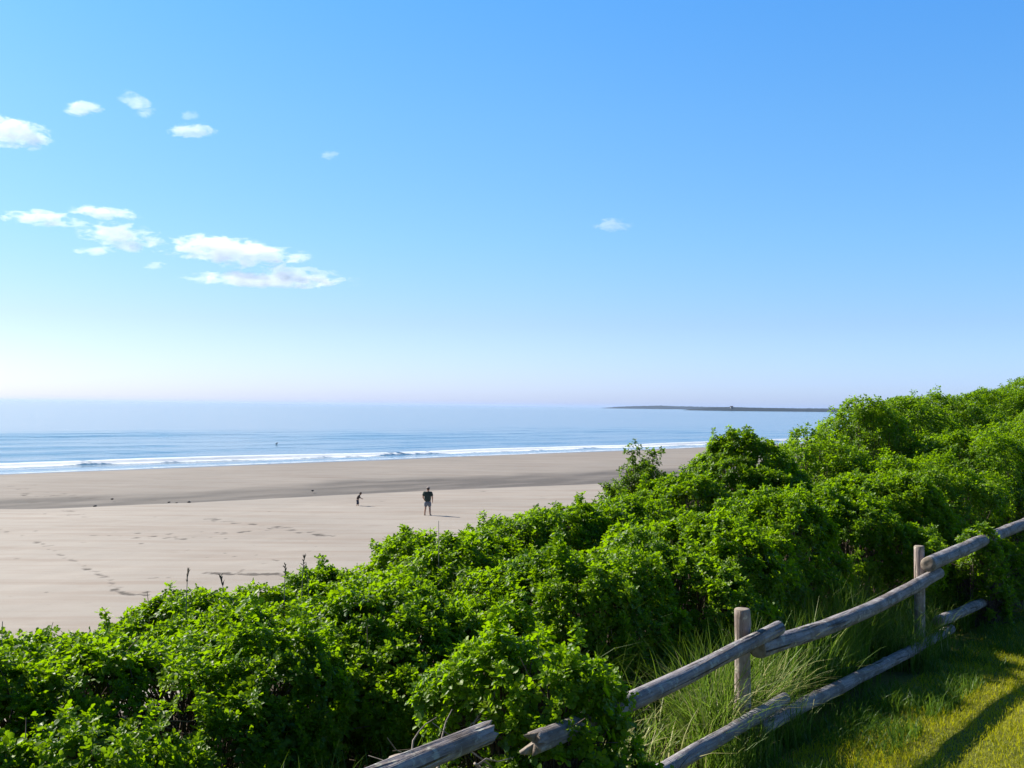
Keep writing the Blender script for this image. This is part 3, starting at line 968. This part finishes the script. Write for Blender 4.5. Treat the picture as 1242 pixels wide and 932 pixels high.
def lawn_grass():
    rr = np.random.default_rng(22)
    n = 150000
    s = rr.uniform(-2.5, 8, n); d = rr.uniform(-3.6, -.2, n)
    x, y = fxy(s, d)
    z = ground_z(x, y)
    P = np.stack([x, y, z], -1)
    P[:, 2] += .03 * (vnoise(P[:, :2], 2.2, 8) - .5) - .004
    c = vnoise(P, 1.6, 72); c2 = vnoise(P, 6, 73)
    H = (.022 + .035 * c + .03 * c2 ** 2) * rr.uniform(.6, 1.3, n)
    tone = .35 + .5 * (vnoise(P, 1.1, 74) - .35) + .25 * (c2 - .5) + rr.normal(0, .13, n)
    V, F, T = blades(P, H, rr.uniform(.0025, .005, n), rr.uniform(.2, 1.2, n), rr, 2, 1, tone)
    me = np_mesh('lawn_grass', V, F, {'tint': T})
    tag(link('lawn_grass', me, LAWNM), 'short mown yellow green grass with the shadow of the rail across it', 'grass', kind='stuff')
lawn_grass()

# dead brown twigs lying through the hedge at the broken rail
def dead_branch():
    rr = np.random.default_rng(31)
    x0, y0 = fxy(-1.85, .15); z0 = float(ground_z(x0, y0))
    Vt, Ft = [], []
    for k in range(46):
        s, d = rr.uniform(-2.35, -1.8), rr.uniform(.0, .5)
        x, y = fxy(s, d)
        b = np.array([x, y, z0 + rr.uniform(.05, .45)])
        dr = np.append(rr.normal(0, 1, 2), rr.uniform(-.2, .9)); dr /= np.linalg.norm(dr)
        L = rr.uniform(.10, .30)
        t_ = np.linspace(0, 1, 7)[:, None]
        c = b + dr * L * t_ + rr.normal(0, .10, 3) * t_ ** 2 + rr.normal(0, .006, (7, 3))
        tube(c, np.linspace(.006, .0015, 7) * rr.uniform(.6, 1.3), 5, Vt, Ft)
    o = link('dead_brushwood', np_mesh('dead_brushwood', np.concatenate(Vt), np.concatenate(Ft)), DEAD)
    tag(o, 'tangle of dead pale brown twigs above the broken rail end', 'brushwood', kind='stuff')
dead_branch()

# ------------------------------------------------------------------ dry seed stalks above the hedge
def seed_stalk(px, py_top, py_base, depth, label, lean=0.0, head=True):
    top = np.array(at_depth(px + lean, py_top, depth)); base = np.array(at_depth(px, py_base, depth + .05))
    rr = np.random.default_rng(int(px))
    g = base.copy(); g[2] -= .45
    root = empty('seed_stalk', tuple(g))
    tag(root, label, 'plant', 'dry stalks sticking out of the hedge')
    t_ = np.linspace(0, 1, 12)[:, None]
    bend = np.array([top[0] - base[0], 0, 0])
    c = g + (top - g) * t_ + bend * (t_ ** 3 - t_) * .8
    Vt, Ft = [], []
    tube(c - g, np.linspace(.0035, .0018, 12), 5, Vt, Ft)
    link('stem', np_mesh('stem', np.concatenate(Vt), np.concatenate(Ft)), DEAD, root)
    if head:
        Vh, Fh = [], []
        dr = c[-1] - c[-2]; dr /= np.linalg.norm(dr)
        for k in range(16):
            q = c[-1] - dr * .075 * rr.uniform(0, 1)
            o = rr.normal(0, .4, 3); o = o + dr; o /= np.linalg.norm(o)
            tube(np.linspace(q, q + o * rr.uniform(.012, .028), 3) - g, [.0015, .0026, .001], 4, Vh, Fh)
        link('seed_head', np_mesh('seed_head', np.concatenate(Vh), np.concatenate(Fh)), TWIG, root)
seed_stalk(227, 692, 712, 5.6, 'thin upright seed stalk above the low bush at the far left of the group', 1)
seed_stalk(279, 699, 716, 5.8, 'seed stalk bent over to the left, second from the left', -11)
seed_stalk(346, 684, 708, 6.1, 'short thick seed stalk with a dark head, left of the drooping one', 0)
seed_stalk(366, 675, 706, 6.2, 'tallest seed stalk with a drooping dark head', 3)
seed_stalk(378, 682, 702, 6.2, 'faint thin stalk leaning left beside the tallest one', -7, False)
seed_stalk(533, 632, 644, 7.0, 'short stub of a stalk on the crest right of the man', -1, False)
seed_stalk(5, 754, 782, 4.9, 'green blade-like stalk at the left edge of the hedge', -2, False)

# ------------------------------------------------------------------ people on the sand
def skin_mesh(name, chains, mat, parent, lvl=2):
    """chains: list of [(x,y,z,r), ...]; a chain may start at an earlier joint by giving its exact position"""
    V, R, E, key = [], [], [], {}
    for ch in chains:
        prev = None
        for (x, y, z, r) in ch:
            k = (round(x, 4), round(y, 4), round(z, 4))
            if k not in key:
                key[k] = len(V); V.append((x, y, z)); R.append(r)
            i = key[k]
            if prev is not None and prev != i: E.append((prev, i))
            prev = i
    me = bpy.data.meshes.new(name)
    me.from_pydata(V, E, [])
    o = link(name, me, mat, parent, smooth=False)
    m = o.modifiers.new('Skin', 'SKIN'); m.use_smooth_shade = True
    sv = me.skin_vertices[0].data
    for i, r in enumerate(R):
        rx = r if isinstance(r, (int, float)) else r[0]; ry = r if isinstance(r, (int, float)) else r[1]
        sv[i].radius = (rx, ry); sv[i].use_root = (i == 0)
    o.modifiers.new('Subdivision', 'SUBSURF').render_levels = lvl
    return o

def lump(name, parts, mat, parent):
    """shaped ellipsoids joined into one mesh: (centre, radii)"""
    bm = bmesh.new()
    for c, r in parts:
        mm = Matrix.Translation(c) @ Matrix.Diagonal((*r, 1))
        bmesh.ops.create_uvsphere(bm, u_segments=14, v_segments=10, radius=1, matrix=mm)
    me = bpy.data.meshes.new(name); bm.to_mesh(me); bm.free()
    return link(name, me, mat, parent)

SKINM = mat_plain('skin', (.46, .29, .21), .55, 9, .12)
SHIRT = mat_plain('dark_green_shirt', (.030, .050, .044), .9, 14, .2)
SHORTS = mat_plain('grey_blue_shorts', (.15, .17, .21), .9, 14, .2)
SHOE = mat_plain('black_shoe', (.015, .013, .013), .6, 20, .2)
HAIR = mat_plain('dark_hair', (.03, .02, .015), .7, 40, .3)
CAPM = mat_plain('grey_cap', (.33, .27, .25), .8, 20, .15)
KIDTOP = mat_plain('grey_brown_top', (.075, .06, .055), .9, 14, .2)
KIDLEG = mat_plain('dark_trousers', (.045, .05, .075), .9, 14, .2)

def hand(elbow, wrist, side, curl):
    """palm and five bent fingers as chains that grow on from the wrist"""
    w = np.array(wrist[:3]); e = np.array(elbow[:3]); dr = (w - e) / np.linalg.norm(w - e)
    lat = np.cross(dr, [side, 0, 0]); lat /= np.linalg.norm(lat) + 1e-9
    inn = np.array([-side, 0, 0]) * .6 + np.array([0, .4, 0])
    palm = w + dr * .07
    out = [[tuple(w) + (.026,), tuple(palm) + (.030,)]]
    for k, (off, L) in enumerate(((.030, .070), (.010, .080), (-.010, .074), (-.030, .058))):
        a = palm + lat * off + dr * .03
        b = a + dr * L * .5 + inn * .010 * curl; c = b + dr * L * .38 + inn * .026 * curl
        out.append([tuple(palm) + (.030,), tuple(a) + (.010,), tuple(b) + (.009,), tuple(c) + (.008,)])
    a = w + dr * .03 + lat * .034; b = a + dr * .035 + lat * .018 + inn * .01
    out.append([tuple(w) + (.026,), tuple(a) + (.012,), tuple(b) + (.009,)])
    return out

def man():
    q = on_plane(518.5, 626.3, .30)
    root = empty('person', (q.x, q.y, float(beach_z(to_am(q.x, q.y)[1])) - .06), math.radians(-6))
    root.scale = (1.09, 1.05, 1.0)
    tag(root, 'man in dark shirt and grey blue shorts standing on the sand, back turned', 'person')
    pel, bel, che, nek = (0, 0, .96, (.155, .115)), (0, -.01, 1.14, (.165, .13)), (0, -.015, 1.36, (.175, .125)), (.01, .0, 1.50, .062)
    hd = [(.012, .012, 1.555, .060), (.02, .02, 1.63, (.075, .088)), (.02, .015, 1.70, (.074, .085)), (.02, .012, 1.745, .05)]
    shl, shr = (-.185, -.01, 1.425, .072), (.185, -.01, 1.425, .072)
    ell, elr = (-.265, -.03, 1.15, .046), (.265, -.02, 1.15, .046)
    wrl, wrr = (-.215, .13, .97, .026), (.255, .08, .915, .026)
    hl, hr = (-.095, 0, .88, .088), (.095, 0, .88, .088)
    kl, kr = (-.125, .02, .49, .060), (.12, .03, .49, .060)
    al, ar = (-.155, -.01, .08, .040), (.150, -.01, .08, .040)
    fl, fr_ = (-.185, .15, .035, .036), (.20, .13, .035, .036)
    ch = [[pel, bel, che, nek] + hd,
          [che, shl, ell, wrl], [che, shr, elr, wrr],
          [pel, hl, kl, (-.14, -.02, .33, .058), al, fl], [pel, hr, kr, (.135, -.01, .33, .058), ar, fr_],
          [hd[1], (.02, .108, 1.622, .014)], [hd[1], (-.065, .0, 1.63, .016)], [hd[1], (.105, .0, 1.63, .016)]]
    ch += hand(ell, wrl, -1, 1.0) + hand(elr, wrr, 1, 1.0)
    skin_mesh('body', ch, SKINM, root)
    sh = [[(0, -.005, .86, (.185, .145)), (0, -.01, 1.0, (.20, .155)), (0, -.015, 1.15, (.205, .155)), (0, -.015, 1.36, (.20, .145)), (.005, 0, 1.475, (.10, .085))],
          [(0, -.015, 1.36, (.20, .145)), (-.195, -.01, 1.415, .092), (-.255, -.025, 1.20, .075)],
          [(0, -.015, 1.36, (.20, .145)), (.195, -.01, 1.415, .092), (.255, -.015, 1.20, .075)]]
    skin_mesh('shirt', sh, SHIRT, root)
    so = [[(0, 0, .93, (.185, .145)), (0, 0, .85, (.18, .14)), (-.10, .005, .74, .115), (-.122, .015, .53, .098)],
          [(0, 0, .85, (.18, .14)), (.10, .005, .74, .115), (.12, .02, .53, .098)]]
    skin_mesh('shorts', so, SHORTS, root)
    for sx, (x, y) in ((-1, (-.168, .05)), (1, (.172, .04))):
        lump('shoe', [((x, y + .045, .045), (.052, .115, .045)), ((x - sx * .01, y - .06, .055), (.045, .06, .055))], SHOE, root)
    lump('hair', [((.02, -.012, 1.66), (.083, .088, .082))], HAIR, root)
    lump('cap', [((.02, .01, 1.715), (.090, .10, .062)), ((.02, .10, 1.70), (.07, .075, .012))], CAPM, root)
man()

def child():
    q = on_plane(434, 614.6, .27)
    root = empty('person', (q.x, q.y, float(beach_z(to_am(q.x, q.y)[1])) - .06), math.radians(-80))
    tag(root, 'small child in dark clothes leaning forward with arms out on the sand', 'person')
    # built facing +Y, turned to face right; about one metre tall, bending forward
    pel, bel, che, nek = (0, -.03, .49, (.095, .08)), (0, .0, .59, (.10, .085)), (0, .07, .70, (.10, .08)), (0, .125, .775, .042)
    hd = [(0, .145, .805, .05), (0, .18, .86, (.068, .078)), (0, .19, .91, (.062, .07)), (0, .19, .94, .04)]
    shl, shr = (-.105, .085, .735, .045), (.105, .085, .735, .045)
    ell, elr = (-.15, .10, .60, .030), (.15, .12, .60, .030)
    wrl, wrr = (-.12, .22, .545, .019), (.12, .24, .55, .019)
    hl, hr = (-.058, -.03, .45, .058), (.058, -.03, .45, .058)
    kl, kr = (-.075, .04, .26, .042), (.075, -.02, .26, .042)
    al, ar = (-.08, .03, .05, .027), (.08, -.09, .05, .027)
    ch = [[pel, bel, che, nek] + hd, [che, shl, ell, wrl], [che, shr, elr, wrr],
          [pel, hl, kl, al, (-.085, .13, .022, .024)], [pel, hr, kr, ar, (.085, .01, .022, .024)],
          [hd[1], (0, .262, .855, .012)], [hd[1], (-.07, .175, .86, .013)], [hd[1], (.07, .175, .86, .013)]]
    sc = .62
    for e_, w_, sd in ((ell, wrl, -1), (elr, wrr, 1)):
        h_ = hand(e_, w_, sd, 1.0); w = np.array(w_[:3])
        ch += [[tuple(w + (np.array(p[:3]) - w) * sc) + ((p[3] * .7) if i or p[:3] != tuple(w) else .019,) for i, p in enumerate(c)] for c in h_]
    skin_mesh('body', ch, SKINM, root)
    skin_mesh('top', [[(0, -.03, .45, (.115, .10)), (0, .0, .59, (.122, .10)), (0, .07, .70, (.12, .095)), (0, .115, .765, (.06, .055))],
                      [(0, .07, .70, (.12, .095)), (-.115, .085, .73, .058), (-.152, .10, .61, .045), (-.135, .17, .57, .038)],
                      [(0, .07, .70, (.12, .095)), (.115, .085, .73, .058), (.152, .12, .61, .045), (.135, .19, .57, .038)]], KIDTOP, root)
    skin_mesh('trousers', [[(0, -.03, .50, (.11, .095)), (0, -.03, .44, (.11, .095)), (-.062, -.01, .36, .072), (-.077, .035, .24, .058), (-.08, .03, .15, .052)],
                           [(0, -.03, .44, (.11, .095)), (.062, -.03, .36, .072), (.077, -.03, .24, .058), (.08, -.07, .15, .052)]], KIDLEG, root)
    lump('hair', [((0, .172, .885), (.076, .084, .075)), ((0, .14, .85), (.068, .06, .065))], HAIR, root)
child()

# ------------------------------------------------------------------ seabird, stones
STONE = mat_plain('dark_stone', (.09, .08, .075), .9, 6, .4)
BIRDM = mat_plain('dark_plumage', (.012, .014, .02), .6, 12, .3)
q = on_plane(335.5, 538.6, .1)
bird = empty('seabird', (q.x, q.y, .05), math.radians(60))
tag(bird, 'small black seabird floating beyond the breaker', 'bird')
skin_mesh('body', [[(-.30, 0, .08, .02), (-.18, 0, .10, (.09, .07)), (.0, 0, .09, (.13, .10)), (.16, 0, .12, (.09, .08)), (.20, 0, .22, .045), (.22, 0, .32, .05), (.27, 0, .33, .03), (.36, 0, .325, .010)]], BIRDM, bird)

def stone(px, py, r, label):
    q = on_plane(px, py, .22)
    rr = np.random.default_rng(int(px * 7))
    bm = bmesh.new()
    bmesh.ops.create_icosphere(bm, subdivisions=3, radius=1)
    V = np.array([v.co for v in bm.verts])
    n = vnoise(V + rr.uniform(0, 50), 1.2, 80) * .7 + vnoise(V + rr.uniform(0, 50), 3, 81) * .3
    for v, k in zip(bm.verts, n): v.co = v.co * (0.7 + .7 * k) * r * .62; v.co.z *= .62; v.co.x *= 1.25
    me = bpy.data.meshes.new('stone'); bm.to_mesh(me); bm.free()
    o = link('stone', me, STONE); o.location = (q.x, q.y, float(beach_z(to_am(q.x, q.y)[1])) - .05); o.rotation_euler = (0, 0, rr.uniform(0, 6))
    tag(o, label, 'stone', 'stones along the damp band')
for px, py, r, lab in ((115, 613.5, .16, 'dark stone alone at the lower edge of the damp band, farthest left'),
                       (136, 605, .13, 'pale stone inside the damp band, above the lone dark one'),
                       (187, 614.5, .14, 'small dark stone at the left end of the short row below the band'),
                       (205, 609, .12, 'small stone in the short row, just above its left end'),
                       (214, 610, .13, 'dark stone in the middle of the short row below the band'),
                       (229, 609, .19, 'biggest dark stone at the right end of the short row'),
                       (379, 595, .17, 'lone brown stone lying in the damp band left of the child')):
    stone(px, py, r, lab)

# ------------------------------------------------------------------ house on the headland
def far_house(px, dist, z, w, dpt, h):
    p = at_depth(px, 493, dist)
    root = empty('distant_house', (p.x, dist + 60, z))
    tag(root, 'tiny pale house on the top of the far wooded spit', 'house')
    bm = bmesh.new()
    bmesh.ops.create_cube(bm, size=1, matrix=Matrix.Translation((0, 0, h / 2)) @ Matrix.Diagonal((w, dpt, h, 1)))
    me = bpy.data.meshes.new('wall'); bm.to_mesh(me); bm.free()
    link('wall', me, mat_plain('house_wall', (.45, .42, .40), .8, .3, .1), root, False)
    e = .4
    V = [(-w/2-e, -dpt/2-e, h), (w/2+e, -dpt/2-e, h), (w/2+e, dpt/2+e, h), (-w/2-e, dpt/2+e, h), (-w/2-e, 0, h + 3), (w/2+e, 0, h + 3)]
    me = bpy.data.meshes.new('roof'); me.from_pydata(V, [], [(0, 1, 5, 4), (2, 3, 4, 5), (0, 4, 3), (1, 2, 5), (3, 2, 1, 0)])
    link('roof', me, mat_plain('house_roof', (.10, .07, .06), .8, .3, .1), root, False)
far_house(893, 2900, 7.5, 7, 6, 3.5)

# ------------------------------------------------------------------ clouds
def mat_cloud(name, dens, erode):
    t = NT(name)
    oc = t.coord('Object')
    ln = t.node('ShaderNodeVectorMath', operation='LENGTH'); t.l.new(oc, ln.inputs[0])
    body = t.math('SUBTRACT', 1.0, t.math('POWER', ln.outputs['Value'], 1.6))
    p = t.mapping(t.pos(), (1, 1, 2.4))
    n = t.noise(p, .012, 6, .65, .4)
    n2 = t.noise(p, .0042, 3, .5)
    v = t.math('ADD', t.math('MULTIPLY', body, .95), t.math('ADD', t.math('MULTIPLY', n, 3.2), t.math('MULTIPLY', n2, .9)))
    v = t.math('MULTIPLY', t.math('SUBTRACT', v, erode), 3.0, True)
    v = t.math('MULTIPLY', v, t.math('MULTIPLY', body, 5.0, True))
    pv = t.node('ShaderNodeVolumePrincipled')
    pv.inputs['Color'].default_value = (.99, .99, 1, 1)
    pv.inputs['Anisotropy'].default_value = .25
    t.l.new(t.math('MULTIPLY', v, dens), pv.inputs['Density'])
    return t.done(None, pv.outputs[0])
CLOUD = mat_cloud('cloud', .012, 2.42)
WISP = mat_cloud('thin_cloud', .006, 2.5)
def cloud(x0, x1, y0, y1, label, mat=None, dist=5200, tilt=0.0):
    mat = mat or CLOUD
    c = at_depth((x0 + x1) / 2, (y0 + y1) / 2, dist)
    rx = (x1 - x0) / 2 / FPX * dist * 1.14; rz = (y1 - y0) / 2 / FPX * dist * .80
    bm = bmesh.new()
    bmesh.ops.create_icosphere(bm, subdivisions=4, radius=1)
    me = bpy.data.meshes.new('cloud'); bm.to_mesh(me); bm.free()
    o = link('cloud', me, mat)
    o.location = c; o.scale = (rx, max(rx * .32, rz), rz); o.rotation_euler = (0, math.radians(tilt), 0)
    tag(o, label, 'cloud', 'white clouds in the blue sky')
cloud(-46, 64, 132, 188, 'bright puffy white cloud cut by the left edge of the picture', tilt=8)
cloud(76, 128, 117, 147, 'small white cloud with a short tail, right of the puffy one')
cloud(140, 190, 108, 146, 'slanting wispy cloud, the thinnest of the upper four', WISP, tilt=28)
cloud(200, 264, 146, 172, 'small flat oval cloud, rightmost of the upper four')
cloud(216, 246, 132, 148, 'faint scrap of cloud just above the flat oval one', WISP)
cloud(-2, 108, 250, 282, 'long low cloud at the left start of the slanting band', tilt=4)
cloud(72, 176, 246, 270, 'thin streak of cloud above the start of the slanting band', tilt=4)
cloud(92, 214, 263, 312, 'lumpy cloud in the middle of the slanting band', tilt=8)
cloud(90, 142, 296, 313, 'short flat cloud under the lumpy one')
cloud(172, 202, 314, 330, 'tiny round cloud under the gap in the band')
cloud(192, 372, 278, 334, 'largest white cloud of the band with a domed top and flat base', tilt=5)
cloud(222, 432, 324, 354, 'long flat streak of cloud under the largest one', tilt=1)
cloud(300, 440, 318, 350, 'thin tapering tail of cloud at the right end of the band', WISP, tilt=7)
cloud(718, 772, 260, 286, 'lone faint scrap of cloud in the open sky right of centre', WISP)
cloud(384, 416, 180, 198, 'barely visible wisp alone in the blue between the clouds', WISP)

# ------------------------------------------------------------------ sea haze
t = NT('haze')
pv = t.node('ShaderNodeVolumePrincipled')
pv.inputs['Color'].default_value = (.50, .64, .92, 1)
pv.inputs['Density'].default_value = 3.0e-5
pv.inputs['Anisotropy'].default_value = .2
HAZE = t.done(None, pv.outputs[0])
bm = bmesh.new()
bmesh.ops.create_cube(bm, size=1, matrix=Matrix.Translation((0, 0, 20)) @ Matrix.Diagonal((92000, 92000, 66, 1)))
me = bpy.data.meshes.new('haze'); bm.to_mesh(me); bm.free()
tag(link('haze', me, HAZE, smooth=False), 'thin pale sea haze over the water', 'haze', kind='stuff')
